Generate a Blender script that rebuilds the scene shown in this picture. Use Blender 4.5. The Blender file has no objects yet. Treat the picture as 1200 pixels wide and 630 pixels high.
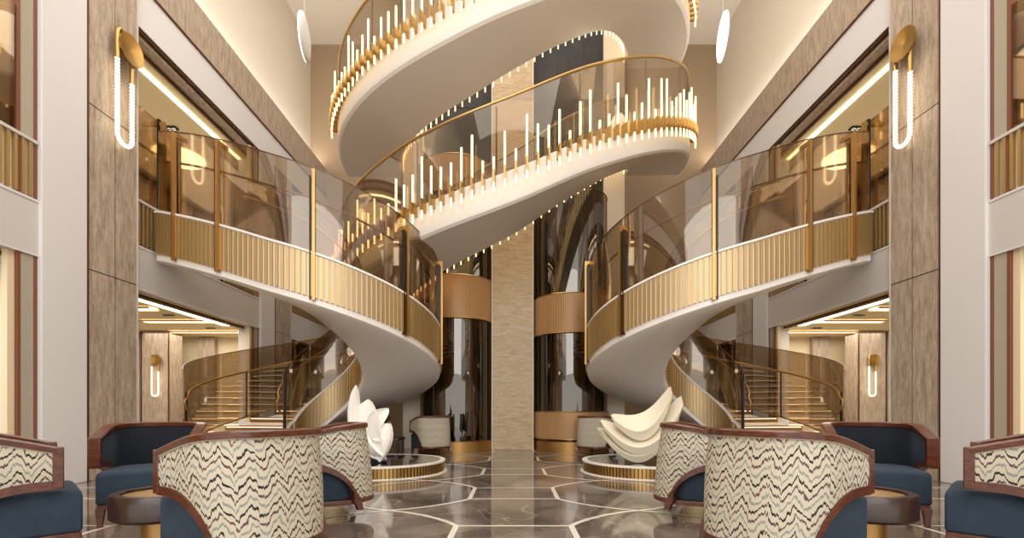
import bpy, bmesh, math, random
from mathutils import Vector, Matrix
random.seed(7)
C = bpy.context.scene.collection
PI = math.pi
# ------------------------------------------------------------------ camera
F = 545.0
cam = bpy.data.cameras.new('camera'); camo = bpy.data.objects.new('camera', cam); C.objects.link(camo)
cam.sensor_width = 36; cam.sensor_fit = 'HORIZONTAL'; cam.lens = F/1200*36
camo.location = (0, 0, 1.0); camo.rotation_euler = (PI/2, 0, 0)
cam.shift_x = -2/1200; cam.shift_y = (481-315)/1200
cam.clip_start = .05; cam.clip_end = 200
bpy.context.scene.camera = camo
vs = bpy.context.scene.view_settings
vs.view_transform = 'Standard'; vs.look = 'None'; vs.gamma = 1; vs.use_curve_mapping = False
vs.exposure = 0.25
bpy.context.scene.cycles.transparent_max_bounces = 32
# ------------------------------------------------------------------ world and lights
W = bpy.data.worlds.new('world'); bpy.context.scene.world = W; W.use_nodes = True
bg = W.node_tree.nodes['Background']; bg.inputs[0].default_value = (1, .96, .91, 1); bg.inputs[1].default_value = 1.6
def area(loc, rot, sx, sy, power, col=(1, .9, .76), spread=PI):
    l = bpy.data.lights.new('area_light', 'AREA'); l.shape = 'RECTANGLE'; l.size = sx; l.size_y = sy
    l.energy = power; l.color = col; l.spread = spread
    o = bpy.data.objects.new('area_light', l); o.location = loc; o.rotation_euler = rot; C.objects.link(o); return o
area((0, 4.5, 12.6), (0, 0, 0), 9, 14, 850, (1, .97, .93))                       # lit atrium ceiling
area((0, -4.2, 6.0), (math.radians(68), 0, 0), 10, 6, 380, (1, .97, .94))          # added fill light behind the camera, brightens soffits and fronts
for s in (-1, 1):
    area((s*6.42, 10, 8.86), (PI, 0, 0), .18, 17, 150, (1, .93, .84))       # cove above the stone band
    area((s*7.9, 9.4, 6.9), (0, 0, 0), 2.2, 9, 110, (1, .93, .82))           # upper gallery ceiling
    area((s*8.0, 9.3, 2.93), (0, 0, 0), 2.4, 6, 120, (1, .93, .82))           # ground lounge ceiling
    area((s*8.0, 3.5, 2.93), (0, 0, 0), 2.4, 3.5, 90, (1, .93, .82))
area((0, 12.9-1.9, 9.5), (math.radians(-35), 0, 0), 4, 2, 60, (1, .85, .65))
# ------------------------------------------------------------------ materials
def srgb(h):
    h = h.lstrip('#'); v = [int(h[i:i+2], 16)/255 for i in (0, 2, 4)]
    return tuple((c/12.92 if c <= .04045 else ((c+.055)/1.055)**2.4) for c in v) + (1,)
M = {}
def mat(name, col, rough=.5, metal=0, coat=0, emit=None, es=0, spec=.5):
    m = bpy.data.materials.new(name); m.use_nodes = True; nt = m.node_tree; b = nt.nodes['Principled BSDF']
    b.inputs['Base Color'].default_value = srgb(col); b.inputs['Roughness'].default_value = rough
    b.inputs['Metallic'].default_value = metal; b.inputs['Coat Weight'].default_value = coat
    b.inputs['Coat Roughness'].default_value = .05; b.inputs['Specular IOR Level'].default_value = spec
    if emit: b.inputs['Emission Color'].default_value = srgb(emit); b.inputs['Emission Strength'].default_value = es
    M[name] = m; return m, nt, b
def N(nt, t, **kw):
    n = nt.nodes.new(t)
    for k, v in kw.items():
        if k in n.inputs: n.inputs[k].default_value = v
        else: setattr(n, k, v)
    return n
def ramp(nt, src, stops, interp='LINEAR'):
    r = nt.nodes.new('ShaderNodeValToRGB'); r.color_ramp.interpolation = interp
    e = r.color_ramp.elements
    while len(e) < len(stops): e.new(.5)
    for i, (p, c) in enumerate(stops): e[i].position = p; e[i].color = srgb(c) if isinstance(c, str) else (c, c, c, 1)
    nt.links.new(src, r.inputs[0]); return r
def noisy(name, stops, scale=(1, 1, 1), ns=5, rough=.5, detail=6, bump=.0, **kw):
    """colour from object-space noise"""
    m, nt, b = mat(name, '#808080', rough, **kw)
    tc = N(nt, 'ShaderNodeTexCoord'); mp = N(nt, 'ShaderNodeMapping'); mp.inputs['Scale'].default_value = scale
    nt.links.new(tc.outputs['Object'], mp.inputs[0])
    n = N(nt, 'ShaderNodeTexNoise'); n.inputs['Scale'].default_value = ns; n.inputs['Detail'].default_value = detail
    n.inputs['Roughness'].default_value = .65
    nt.links.new(mp.outputs[0], n.inputs[0])
    r = ramp(nt, n.outputs[0], stops); nt.links.new(r.outputs[0], b.inputs['Base Color'])
    if bump:
        bp = N(nt, 'ShaderNodeBump'); bp.inputs['Strength'].default_value = bump; bp.inputs['Distance'].default_value = .01
        nt.links.new(n.outputs[0], bp.inputs['Height']); nt.links.new(bp.outputs[0], b.inputs['Normal'])
    return m
mat('white_paint', '#dbd8d8', .55)
mat('warm_white', '#e2dace', .5)
mat('stair_white', '#ece6df', .32)
mat('ribbon_white', '#e4ddd4', .4)
mat('greige', '#cbc5c0', .5)
mat('cream_wall', '#e3dac9', .7)
mat('ceiling_cream', '#ebdcb4', .7)
mat('room_wall', '#e0d0ae', .7)
mat('wall_taupe', '#b3a28c', .6)
mat('gold', '#bf9d62', .3, 1)
mat('gold_satin', '#b8915a', .42, 1)
mat('gold_paint', '#bd9f6a', .4, .7)
mat('dark_gold', '#8a6a3e', .4, .9)
mat('dark_metal', '#2a241f', .35, .6)
mat('bronze', '#6e4a30', .35, .8)
mat('red_trim', '#7c4a33', .5)
mat('black_glass', '#1d1916', .12, .0, coat=1)
mat('tan_slat', '#c79c6c', .45, .2)
mat('tube_glow', '#fff2d8', .4, emit='#ffd993', es=1.9)
mat('bead_glow', '#fff6e6', .4, emit='#fff0cc', es=1.6)
mat('strip_glow', '#fff6e6', .4, emit='#fff0c8', es=4)
mat('disc_glow', '#fffaf0', .4, emit='#fff6e2', es=2.6)
mat('soft_strip', '#fff6e6', .4, emit='#ffedc0', es=1.5)
mat('sculpt_white', '#f1ede6', .45)
mat('sculpt_cream', '#ece3cd', .42)
mat('pipe_cream', '#ddd3ba', .8)
mat('art_ring', '#4a4238', .5)
mat('art_orange', '#d9742f', .4)
mat('cabinet_tan', '#a8865c', .4)
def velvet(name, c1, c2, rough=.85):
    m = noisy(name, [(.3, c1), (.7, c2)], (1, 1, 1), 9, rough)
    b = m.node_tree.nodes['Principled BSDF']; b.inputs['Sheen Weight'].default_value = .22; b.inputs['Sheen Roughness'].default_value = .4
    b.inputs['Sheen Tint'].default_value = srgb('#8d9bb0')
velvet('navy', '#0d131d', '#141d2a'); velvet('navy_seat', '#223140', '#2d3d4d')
noisy('linen', [(.3, '#9d9482'), (.7, '#b5ac99')], (60, 60, 12), 6, .9)
noisy('walnut', [(.3, '#32190e'), (.5, '#5a2b18'), (.75, '#743f26')], (3, 3, 14), 5, .32, coat=.35)
noisy('dark_walnut', [(.35, '#1e100b'), (.65, '#3a1e13')], (22, 22, 1.5), 4, .32, coat=.25)
def travertine(name, stops, sc, joints=True):
    m, nt, b = mat(name, '#a08c7a', .42)
    tc = N(nt, 'ShaderNodeTexCoord'); mp = N(nt, 'ShaderNodeMapping'); mp.inputs['Scale'].default_value = sc
    nt.links.new(tc.outputs['Object'], mp.inputs[0])
    n = N(nt, 'ShaderNodeTexNoise'); n.inputs['Scale'].default_value = 3; n.inputs['Detail'].default_value = 10; n.inputs['Roughness'].default_value = .72
    nt.links.new(mp.outputs[0], n.inputs[0])
    r = ramp(nt, n.outputs[0], stops)
    n2 = N(nt, 'ShaderNodeTexNoise'); n2.inputs['Scale'].default_value = 17; n2.inputs['Detail'].default_value = 3
    nt.links.new(mp.outputs[0], n2.inputs[0])
    pit = ramp(nt, n2.outputs[0], [(.36, 0.0), (.42, 1.0)])
    mx = N(nt, 'ShaderNodeMix', data_type='RGBA'); mx.inputs[6].default_value = srgb(stops[0][1])
    mul = N(nt, 'ShaderNodeMath', operation='MULTIPLY_ADD'); mul.inputs[1].default_value = .7; mul.inputs[2].default_value = .3
    nt.links.new(pit.outputs[0], mul.inputs[0]); nt.links.new(mul.outputs[0], mx.inputs[0])
    nt.links.new(r.outputs[0], mx.inputs[7]); nt.links.new(mx.outputs[2], b.inputs['Base Color'])
    return m
travertine('travertine', [(.3, '#897664'), (.5, '#b09e8b'), (.68, '#cabbaa')], (6, 6, 1.0))
travertine('travertine_warm', [(.25, '#97815f'), (.5, '#bda682'), (.72, '#d4c1a0')], (1.4, 1.4, 7))
noisy('shaft_panel', [(.35, '#16110d'), (.65, '#2c231c')], (1, 1, 1), 1.6, .55)
def marble():
    m, nt, b = mat('marble', '#6a5a50', .07)
    tc = N(nt, 'ShaderNodeTexCoord')
    n = N(nt, 'ShaderNodeTexNoise'); n.inputs['Scale'].default_value = 1.3; n.inputs['Detail'].default_value = 9; n.inputs['Distortion'].default_value = .9
    nt.links.new(tc.outputs['Object'], n.inputs[0])
    r = ramp(nt, n.outputs[0], [(.3, '#4c423c'), (.5, '#6f635a'), (.7, '#938479')])
    n2 = N(nt, 'ShaderNodeTexNoise'); n2.inputs['Scale'].default_value = 1.0; n2.inputs['Detail'].default_value = 5; n2.inputs['Distortion'].default_value = 1.4
    nt.links.new(tc.outputs['Object'], n2.inputs[0])
    v = ramp(nt, n2.outputs[0], [(.488, 0.0), (.5, .55), (.512, 0.0)])
    mx = N(nt, 'ShaderNodeMix', data_type='RGBA'); mx.inputs[7].default_value = srgb('#a8988a')
    nt.links.new(v.outputs[0], mx.inputs[0]); nt.links.new(r.outputs[0], mx.inputs[6]); nt.links.new(mx.outputs[2], b.inputs['Base Color'])
    b.inputs['Specular IOR Level'].default_value = .9
marble()
def glass(name, tint, refl=.12):
    m = bpy.data.materials.new(name); m.use_nodes = True; nt = m.node_tree; nt.nodes.clear()
    o = N(nt, 'ShaderNodeOutputMaterial'); t = N(nt, 'ShaderNodeBsdfTransparent'); t.inputs[0].default_value = srgb(tint)
    g = N(nt, 'ShaderNodeBsdfGlossy'); g.inputs['Roughness'].default_value = .02; g.inputs[0].default_value = (1, .95, .88, 1)
    lw = N(nt, 'ShaderNodeLayerWeight'); lw.inputs[0].default_value = .35
    ma = N(nt, 'ShaderNodeMath', operation='MULTIPLY_ADD'); ma.inputs[1].default_value = .5; ma.inputs[2].default_value = refl
    nt.links.new(lw.outputs['Fresnel'], ma.inputs[0]); ma.use_clamp = True
    mx = N(nt, 'ShaderNodeMixShader'); nt.links.new(ma.outputs[0], mx.inputs[0]); nt.links.new(t.outputs[0], mx.inputs[1]); nt.links.new(g.outputs[0], mx.inputs[2])
    nt.links.new(mx.outputs[0], o.inputs[0]); M[name] = m
glass('bronze_glass', '#dacfc0', .06)
glass('gallery_glass', '#cdbb9e', .08)
glass('clear_glass', '#e2dcd4', .02)
glass('lift_glass', '#9c8975', .1)
def zigzag():
    m, nt, b = mat('zigzag_fabric', '#cfc4ab', .85)
    L = nt.links.new
    uv = N(nt, 'ShaderNodeUVMap'); sp = N(nt, 'ShaderNodeSeparateXYZ'); L(uv.outputs[0], sp.inputs[0])
    def mth(op, a, b_=None, c=None):
        n = N(nt, 'ShaderNodeMath', operation=op)
        for i, x in enumerate((a, b_, c)):
            if x is None: continue
            if isinstance(x, (int, float)): n.inputs[i].default_value = x
            else: L(x, n.inputs[i])
        return n.outputs[0]
    u, v = sp.outputs[0], sp.outputs[1]
    nz = N(nt, 'ShaderNodeTexNoise'); nz.inputs['Scale'].default_value = 7; nz.inputs['Detail'].default_value = 1; L(uv.outputs[0], nz.inputs[0])
    uw = mth('ADD', u, mth('MULTIPLY', mth('SUBTRACT', nz.outputs[0], .5), .06))
    tri = mth('PINGPONG', uw, .064)                     # 0..0.052
    tri2 = mth('PINGPONG', mth('MULTIPLY', uw, 2.7), .05)
    # jagged ikat steps
    uq = mth('SNAP', u, .006)
    cx = N(nt, 'ShaderNodeCombineXYZ'); L(mth('MULTIPLY', uq, 260), cx.inputs[0])
    wn = N(nt, 'ShaderNodeTexWhiteNoise', noise_dimensions='3D'); L(cx.outputs[0], wn.inputs[0])
    jag = mth('MULTIPLY', mth('SUBTRACT', wn.outputs[0], .5), .015)
    big = mth('MULTIPLY', mth('SINE', mth('MULTIPLY', u, 13)), .012)
    h = mth('ADD', mth('ADD', mth('ADD', v, mth('MULTIPLY', tri, 1.35)), mth('MULTIPLY', tri2, .3)), mth('ADD', jag, big))
    t = mth('DIVIDE', h, .053)
    fr = mth('FRACT', t); idx = mth('MODULO', mth('FLOOR', mth('ADD', t, 300)), 3)
    line = mth('LESS_THAN', fr, .3)
    cr = ramp(nt, mth('DIVIDE', mth('ADD', idx, .5), 3), [(0, '#26211f'), (.334, '#8a8e86'), (.667, '#5c4348')], 'CONSTANT')
    mx = N(nt, 'ShaderNodeMix', data_type='RGBA'); mx.inputs[6].default_value = srgb('#c6bda9')
    L(line, mx.inputs[0]); L(cr.outputs[0], mx.inputs[7]); L(mx.outputs[2], b.inputs['Base Color'])
zigzag()
# ------------------------------------------------------------------ mesh helpers
class MB:
    def __init__(s): s.v = []; s.f = []; s.uv = {}
    def add(s, vs, fs):
        k = len(s.v); s.v += [tuple(p) for p in vs]; s.f += [tuple(k+i for i in f) for f in fs]; return s
    def box(s, x0, x1, y0, y1, z0, z1):
        x0, x1 = sorted((x0, x1)); y0, y1 = sorted((y0, y1)); z0, z1 = sorted((z0, z1))
        return s.add([(x0,y0,z0),(x1,y0,z0),(x1,y1,z0),(x0,y1,z0),(x0,y0,z1),(x1,y0,z1),(x1,y1,z1),(x0,y1,z1)],
                     [(0,3,2,1),(4,5,6,7),(0,1,5,4),(1,2,6,5),(2,3,7,6),(3,0,4,7)])
    def sweep(s, sections, closed=False, caps=True):
        """sections: list of rings (each a list of points) joined in order"""
        n = len(sections[0]); vs = [p for r in sections for p in r]; fs = []
        m = len(sections)
        for i in range(m if closed else m-1):
            j = (i+1) % m
            for k in range(n): l = (k+1) % n; fs.append((i*n+k, i*n+l, j*n+l, j*n+k))
        if caps and not closed: fs.append(tuple(range(n))[::-1]); fs.append(tuple((m-1)*n+k for k in range(n)))
        return s.add(vs, fs)
    def tube(s, pts, r, n=8, closed=False, r2=None):
        pts = [Vector(p) for p in pts]; m = len(pts); secs = []; up = None
        for i, p in enumerate(pts):
            a = pts[(i-1) % m] if (closed or i > 0) else p; b = pts[(i+1) % m] if (closed or i < m-1) else p
            t = (b-a).normalized()
            if up is None: up = Vector((0,0,1)) if abs(t.z) < .9 else Vector((1,0,0))
            x = t.cross(up).normalized(); y = x.cross(t).normalized(); up = y
            rr = r if r2 is None else r+(r2-r)*i/(m-1)
            secs.append([p+x*rr*math.cos(2*PI*k/n)+y*rr*math.sin(2*PI*k/n) for k in range(n)])
        return s.sweep(secs, closed)
    def lathe(s, prof, cx, cy, n=48, axis='z', cz=0):
        rings = []
        for r, z in prof:
            ring = []
            for k in range(n):
                a = 2*PI*k/n; c, d = r*math.cos(a), r*math.sin(a)
                ring.append((cx+c, cy+d, z) if axis == 'z' else ((cx+z, cy+c, cz+d) if axis == 'x' else (cx+c, cy+z, cz+d)))
            rings.append(ring)
        return s.sweep(rings, caps=False)
    def strip(s, A, B, th=0, nrm=None):
        """quad strip between two polylines, thickened along per-point normals"""
        if th == 0: return s.add(list(A)+list(B), [(i, i+1, len(A)+i+1, len(A)+i) for i in range(len(A)-1)])
        secs = []
        for i in range(len(A)):
            a, b, n = Vector(A[i]), Vector(B[i]), Vector(nrm[i])*th/2
            secs.append([a-n, a+n, b+n, b-n])
        return s.sweep(secs)
    def build(s, name, m, parent=None, smooth=None, bevel=0, solid=0, sub=0, **props):
        me = bpy.data.meshes.new(name); me.from_pydata(s.v, [], s.f); me.update()
        bm = bmesh.new(); bm.from_mesh(me); bmesh.ops.recalc_face_normals(bm, faces=bm.faces); bm.to_mesh(me); bm.free()
        if s.uv:
            ul = me.uv_layers.new(name='UVMap')
            for lp in me.loops: ul.data[lp.index].uv = s.uv[lp.vertex_index]
        me.materials.append(M[m] if isinstance(m, str) else m)
        o = bpy.data.objects.new(name, me); C.objects.link(o)
        if parent is not None: o.parent = parent
        if smooth:
            me.shade_smooth(); me.set_sharp_from_angle(angle=math.radians(smooth))
        if solid:
            md = o.modifiers.new('solid', 'SOLIDIFY'); md.thickness = solid; md.offset = 0
        if bevel:
            md = o.modifiers.new('bevel', 'BEVEL'); md.width = bevel; md.segments = 3; md.limit_method = 'ANGLE'; md.angle_limit = math.radians(40)
            me.shade_smooth(); me.set_sharp_from_angle(angle=math.radians(50))
        if sub:
            md = o.modifiers.new('sub', 'SUBSURF'); md.levels = sub; md.render_levels = sub; me.shade_smooth()
        for k, v in props.items(): o[k] = v
        return o
def thing(name, label, category, group=None, loc=(0, 0, 0), rz=0):
    o = bpy.data.objects.new(name, None); C.objects.link(o); o.location = loc; o.rotation_euler = (0, 0, rz)
    o.empty_display_size = .1
    o['label'] = label; o['category'] = category
    if group: o['group'] = group
    return o
def box(x0, x1, y0, y1, z0, z1): return MB().box(x0, x1, y0, y1, z0, z1)
def copy_tree(o, parent=None):
    c = o.copy(); C.objects.link(c); c.parent = parent
    for ch in list(o.children): copy_tree(ch, c)
    return c
ST = dict(kind='structure')
side = {-1: 'left', 1: 'right'}
# ------------------------------------------------------------------ shell
box(-12, 12, -6, 20, -.1, 0).build('floor', 'marble', **ST)
XW = 6.05
def oval(cx, cy, rx=.75, ry=1.0):
    """rounded octagon-like medallion with pointed joints front and back"""
    pts = []
    for sgn in (1, -1):
        # point at cy-ry -> side -> cy+ry
        seq = [(0, -ry), (.22*rx, -.93*ry), (.5*rx, -.8*ry), (.75*rx, -.63*ry), (.9*rx, -.5*ry), (rx, -.38*ry), (rx, .38*ry), (.9*rx, .5*ry), (.75*rx, .63*ry), (.5*rx, .8*ry), (.22*rx, .93*ry), (0, ry)]
        seq = [(cx+sgn*x, cy+y) for x, y in seq]
        pts += seq if sgn > 0 else seq[::-1][1:-1]
    return pts
inl = MB()
def flatline(mb, pts, w, closed=False, z=.002):
    n = len(pts); A = []; B = []
    for i, p in enumerate(pts):
        a = pts[(i-1) % n] if closed or i > 0 else p; b = pts[(i+1) % n] if closed or i < n-1 else p
        d = Vector((b[0]-a[0], b[1]-a[1])); d.normalize(); nn = Vector((-d.y, d.x))*w/2
        A.append((p[0]+nn.x, p[1]+nn.y, z)); B.append((p[0]-nn.x, p[1]-nn.y, z))
    if closed: A.append(A[0]); B.append(B[0])
    mb.strip(A, B)
for k in range(-1, 5):
    cy = 1.66+2*k+2
    for cx in (-1.25, 1.25, -2.75, 2.75): flatline(inl, oval(cx, cy), .05, True, .002+.0004*(k % 2))
    for dy in (-.38, .38): flatline(inl, [(-.52, cy+dy), (.52, cy+dy)], .035, z=.0015)
    for s in (-1, 1):
        flatline(inl, [(s*2.03, cy-.38), (s*2.0, cy-.38)], .035)
        flatline(inl, [(s*3.5, cy-.38), (s*6, cy-.38)], .035, z=.0015); flatline(inl, [(s*3.5, cy+.38), (s*6, cy+.38)], .035, z=.0015)
inl.build('trim_1', mat('inlay', '#e6ddd0', .15)[0], **ST)
box(-12, 12, -6, 20, 12.8, 12.95).build('ceiling', 'warm_white', **ST)
# back wall with recessed centre
bw = MB(); bw.box(-10.6, -2.95, 15, 15.2, 0, 12.8); bw.box(2.95, 10.6, 15, 15.2, 0, 12.8)
bw.build('wall_back', mat('wall_brown', '#a08a70', .5)[0], **ST)
for s in (-1, 1):
    n = side[s]
    X = lambda v: s*v
    # upper cove wall set back behind the stone band
    box(X(6.55), X(6.75), -6, 15, 7.19, 12.8).build('wall_%s' % n, 'cream_wall', **ST)
    # outer walls of the side rooms
    box(X(10.4), X(10.6), -6, 15, 0, 7.2).build('wall_%s_outer' % n, 'room_wall', **ST)
    # stone and white fascia bands over the upper opening
    box(X(XW), X(XW+.42), -6, 15, 7.93, 8.78).build('wall_%s_stone_band' % n, 'travertine', **ST)
    box(X(XW+.02), X(XW+.45), -6, 15, 7.19, 7.925).build('wall_%s_white_band' % n, 'white_paint', **ST)
    t = MB(); t.box(X(XW-.012), X(XW+.03), -6, 15, 7.915, 7.94); t.box(X(XW-.005), X(XW+.03), -6, 15, 7.18, 7.2)
    t.build('trim_2', 'bronze', **ST)
    t = MB(); t.box(X(XW+.05), X(XW+.08), -6, 15, 7.14, 7.18); t.box(X(XW+.26), X(XW+.29), -6, 15, 7.04, 7.18); t.build('trim_3', 'bronze', **ST)
    box(X(XW+.08), X(XW+.26), -6, 15, 7.09, 7.18).build('trim_4', 'travertine', **ST)
    # upper gallery ceiling / floor slab / lounge ceiling
    box(X(XW+.3), X(10.4), -6, 15, 7.0, 7.1).build('ceiling_%s' % n, 'ceiling_cream', **ST)
    box(X(XW+.1), X(10.4), -6, 15, 3.1, 4.25).build('floor_%s' % n, 'greige', **ST)
    c = MB(); c.box(X(XW+.14), X(10.4), -6, 15, 3.0, 3.095)
    c.build('ceiling_%s_lounge' % n, 'ceiling_cream', **ST)
    lm = MB()
    for i, (xa, dz) in enumerate(((.16, .03), (.36, .05), (.5, .03))): lm.box(X(XW+xa), X(XW+xa+.03), -6, 15, 3.0-dz, 3.0)
    lm.build('trim_5', 'bronze', **ST)
    # fascia
    fb = MB(); fb.box(X(XW), X(XW+.1), -6, 15, 2.97, 3.64); fb.build('trim_6', 'greige', **ST)
    fb = MB(); fb.box(X(XW-.01), X(XW+.1), -6, 15, 3.64, 3.67); fb.box(X(XW-.01), X(XW+.1), -6, 15, 2.955, 2.972); fb.build('trim_7', 'white_paint', **ST)
# ------------------------------------------------------------------ pillars
def pillar(s, k, y0, side_label):
    where = {0: 'nearest', 1: 'second from the front'}[k]
    r = thing('pillar', 'tall travertine and white panel pillar on the %s, %s' % (side[s], 'nearest the chairs' if k == 0 else 'behind the spiral stair'), 'pillar', None, (s*XW, y0+.75, 0))
    L = lambda a: s*a
    H = 12.78 if k == 0 else 7.17
    m = MB(); m.box(L(-.03), L(.5), .65-.75, 1.51-.75, 0, H)
    m.build('stone_cladding', 'travertine', r, bevel=.006)
    j = MB()
    for z in ((3.0, 5.36, 7.75, 10.1) if k == 0 else (3.0, 5.36)): j.box(L(-.033), L(0), .66-.75, 1.50-.75, z, z+.012)
    j.box(L(-.0325), L(0), 1.1-.75, 1.106-.75, 0, H)
    j.build('stone_joint', 'dark_metal', r)
    m = MB(); m.box(L(-.045), L(.5), -.75, .63-.75, 0, H); m.build('white_panel', 'white_paint', r, bevel=.008)
    m = MB(); m.box(L(-.05), L(.02), .628-.75, .652-.75, 0, H); m.build('metal_trim', 'bronze', r)
    m = MB(); m.box(L(-.04), L(.0), 1.51-.75, 1.53-.75, 0, H); m.build('edge_trim', 'greige', r)
    m = MB(); m.box(L(.01), L(.1), -.80, -.755, 0, H); m.build('front_trim', 'red_trim', r)
    m = MB(); m.box(L(.014), L(.1), -.955, -.80, 0, H); m.build('linen_panel', 'linen', r)
    m = MB(); m.box(L(.05), L(.12), -1.07, -.99, 0, H if k else 2.96); m.build('reveal', 'room_wall', r)
    m = MB(); m.box(L(.01), L(.1), -.99, -.955, 0, H); m.build('linen_trim', 'red_trim', r)
    return r
for s in (-1, 1):
    for k in (0, 1): pillar(s, k, 5.92+5.14*k, '')
# ------------------------------------------------------------------ gallery balustrades
def gallery(s, y0, y1, label, mirrorname=None, glass_top=5.95):
    r = thing('gallery_balustrade', label, 'balustrade', None, (s*XW, (y0+y1)/2, 3.67))
    o = Vector((s*XW, (y0+y1)/2, 3.67))
    L = lambda a: s*a
    ya, yb = y0-o.y, y1-o.y
    m = MB(); m.box(L(.03), L(.06), ya, yb, 0, .72); m.build('backing', 'dark_metal' if y0 > 6 else 'warm_white', r)
    m = MB(); y = ya+.03
    while y < yb-.03: m.box(L(-.01), L(.035), y, y+.035, .02, .7); y += .085
    m.build('slat_panel', 'gold_paint', r)
    m = MB(); m.box(L(-.02), L(.07), ya, yb, .70, .74); m.build('top_rail', 'greige', r)
    m = MB(); m.box(L(.03), L(.045), ya, yb, .74, glass_top-3.67); m.build('glass_panel', 'gallery_glass', r)
    m = MB(); m.tube([(L(.12), ya, 1.75), (L(.12), yb, 1.75)], .02); m.build('handrail', 'bronze', r)
    return r
for s in (-1, 1):
    w = side[s]
    gallery(s, 0.5, 5.9, 'gold slatted gallery balustrade at the far %s edge of the picture' % w)
    gallery(s, 7.46, 8.25, 'short dark-gapped slatted balustrade between the %s front pillar and the upper stair' % w)
    gallery(s, 9.7, 11.0, 'slatted gallery balustrade behind the upper end of the %s curved stair' % w)
    gallery(s, 12.62, 14.9, 'gold slatted balustrade of the gallery past the second %s pillar' % w, glass_top=5.5)
# ------------------------------------------------------------------ side rooms
for s in (-1, 1):
    w = side[s]; X = lambda v: s*v
    m = MB(); m.box(X(6.6), X(10.4), 12.7, 12.9, 0, 3.0); m.build('wall_%s_lounge_end' % w, 'room_wall', **ST)
    m = MB(); m.box(X(6.6), X(10.4), 14.0, 14.2, 4.25, 7.0); m.build('wall_%s_gallery_end' % w, 'wall_taupe', **ST)
    # lounge columns
    t = thing('lounge_column', 'travertine clad column with a lit loop sconce inside the %s lounge' % w, 'column', None, (X(8.95), 11.6, 0))
    MB().box(-.33, .33, 0, .5, 0, 2.98).build('stone_cladding', 'travertine', t, bevel=.01)
    m = MB(); m.box(.33, .35, -.01, .02, 0, 2.98); m.box(-.35, -.33, -.01, .02, 0, 2.98); m.build('edge_trim', 'bronze', t)
    t = thing('ribbed_panel', 'cream ribbed wall panel beside the %s lounge column' % w, 'wall panel', None, (X(9.75), 11.7, 0))
    m = MB(); z = .1
    m.box(-.3, .3, .03, .1, 0, 2.98)
    while z < 2.9: m.box(-.28, .28, 0, .03, z, z+.028); z += .05
    m.build('ribs', 'pipe_cream', t)
    t = thing('ribbed_panel', 'narrow travertine panel by the second pillar in the %s lounge' % w, 'wall panel', None, (X(8.3), 12.55, 0))
    MB().box(-.22, .22, 0, .12, 0, 2.98).build('stone', 'travertine', t)
    # ceiling light strips of the lounge
    for i, (x0, x1, y0, y1) in enumerate(((7.0, 9.6, 8.9, 9.15), (6.7, 8.2, 10.2, 10.4), (6.6, 6.75, 7.6, 10.8), (6.9, 8.6, 11.6, 11.75), (6.6, 9.5, 4.0, 4.2), (6.6, 9.5, 5.0, 5.2))):
        t = thing('ceiling_light', '%s light strip in the %s lounge ceiling' % (['wide recessed', 'short recessed', 'long edge', 'rearmost thin', 'front thin', 'front second'][i], w), 'ceiling light', None, (X((x0+x1)/2), (y0+y1)/2, 2.99))
        hx, hy = (x1-x0)/2, (y1-y0)/2
        MB().box(-hx, hx, -hy, hy, -.02, .0).build('diffuser', 'strip_glow', t)
        m = MB(); m.box(-hx-.03, hx+.03, -hy-.04, -hy, -.035, 0); m.box(-hx-.03, hx+.03, hy, hy+.04, -.035, 0); m.build('frame', 'tan_slat', t)
    for i, (x, y) in enumerate(((8.0, 8.4), (7.2, 9.7), (7.3, 11.2))):
        t = thing('downlight', 'dark recessed downlight in the %s lounge ceiling, %s' % (w, ['front one', 'middle one', 'rear one'][i]), 'downlight', None, (X(x), y, 2.99))
        MB().box(-.11, .11, -.035, .035, -.012, 0).build('housing', 'dark_metal', t)
    # upper gallery: edge strip, spot, round light, glazed wall
    t = thing('ceiling_light', 'long warm light line along the upper %s gallery ceiling' % w, 'ceiling light', None, (X(6.53), 9, 6.99))
    MB().box(-.04, .04, -4.5, 3.2, -.015, .0).build('diffuser', 'strip_glow', t)
    t = thing('downlight', 'small triple spotlight in the upper %s gallery ceiling' % w, 'downlight', None, (X(7.3), 9.85, 6.99))
    MB().box(-.17, .17, -.06, .06, -.03, 0).build('housing', 'dark_metal', t)
    for i in range(3): MB().lathe([(.035, -.034), (.035, -.03)], -.1+.1*i, 0, 12).build('lamp', 'disc_glow', t)
    t = thing('ceiling_light', 'round glowing ceiling light in the upper %s gallery' % w, 'ceiling light', None, (X(7.9), 11.0, 6.99))
    MB().lathe([(.0, -.04), (.5, -.04), (.52, -.02), (.52, 0)], 0, 0, 32).build('diffuser', 'strip_glow', t, smooth=40)
    # far glazed screen wall in the gallery
    t = thing('glazed_screen', 'bronze glazed wall with brown frames deep in the upper %s gallery' % w, 'glass wall', None, (X(9.4), 9, 4.25))
    m = MB(); m.box(-.02, .02, -5, 5, .02, 2.72); m.build('glass', 'black_glass' , t).data.materials[0] = M['wall_taupe']
    m = MB()
    for k in range(7): m.box(-.05-.02, .05, -5+k*1.6, -4.92+k*1.6, 0, 2.72)
    for z in (.0, 1.7, 2.66): m.box(-.06, .05, -5, 5, z, z+.06)
    m.build('frame', 'bronze', t)
    # gold door frames at the head of the stair
    for i, (x, y, wd, ht) in enumerate(((6.35, 8.35, .02, 2.05), )):
        pass
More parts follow.
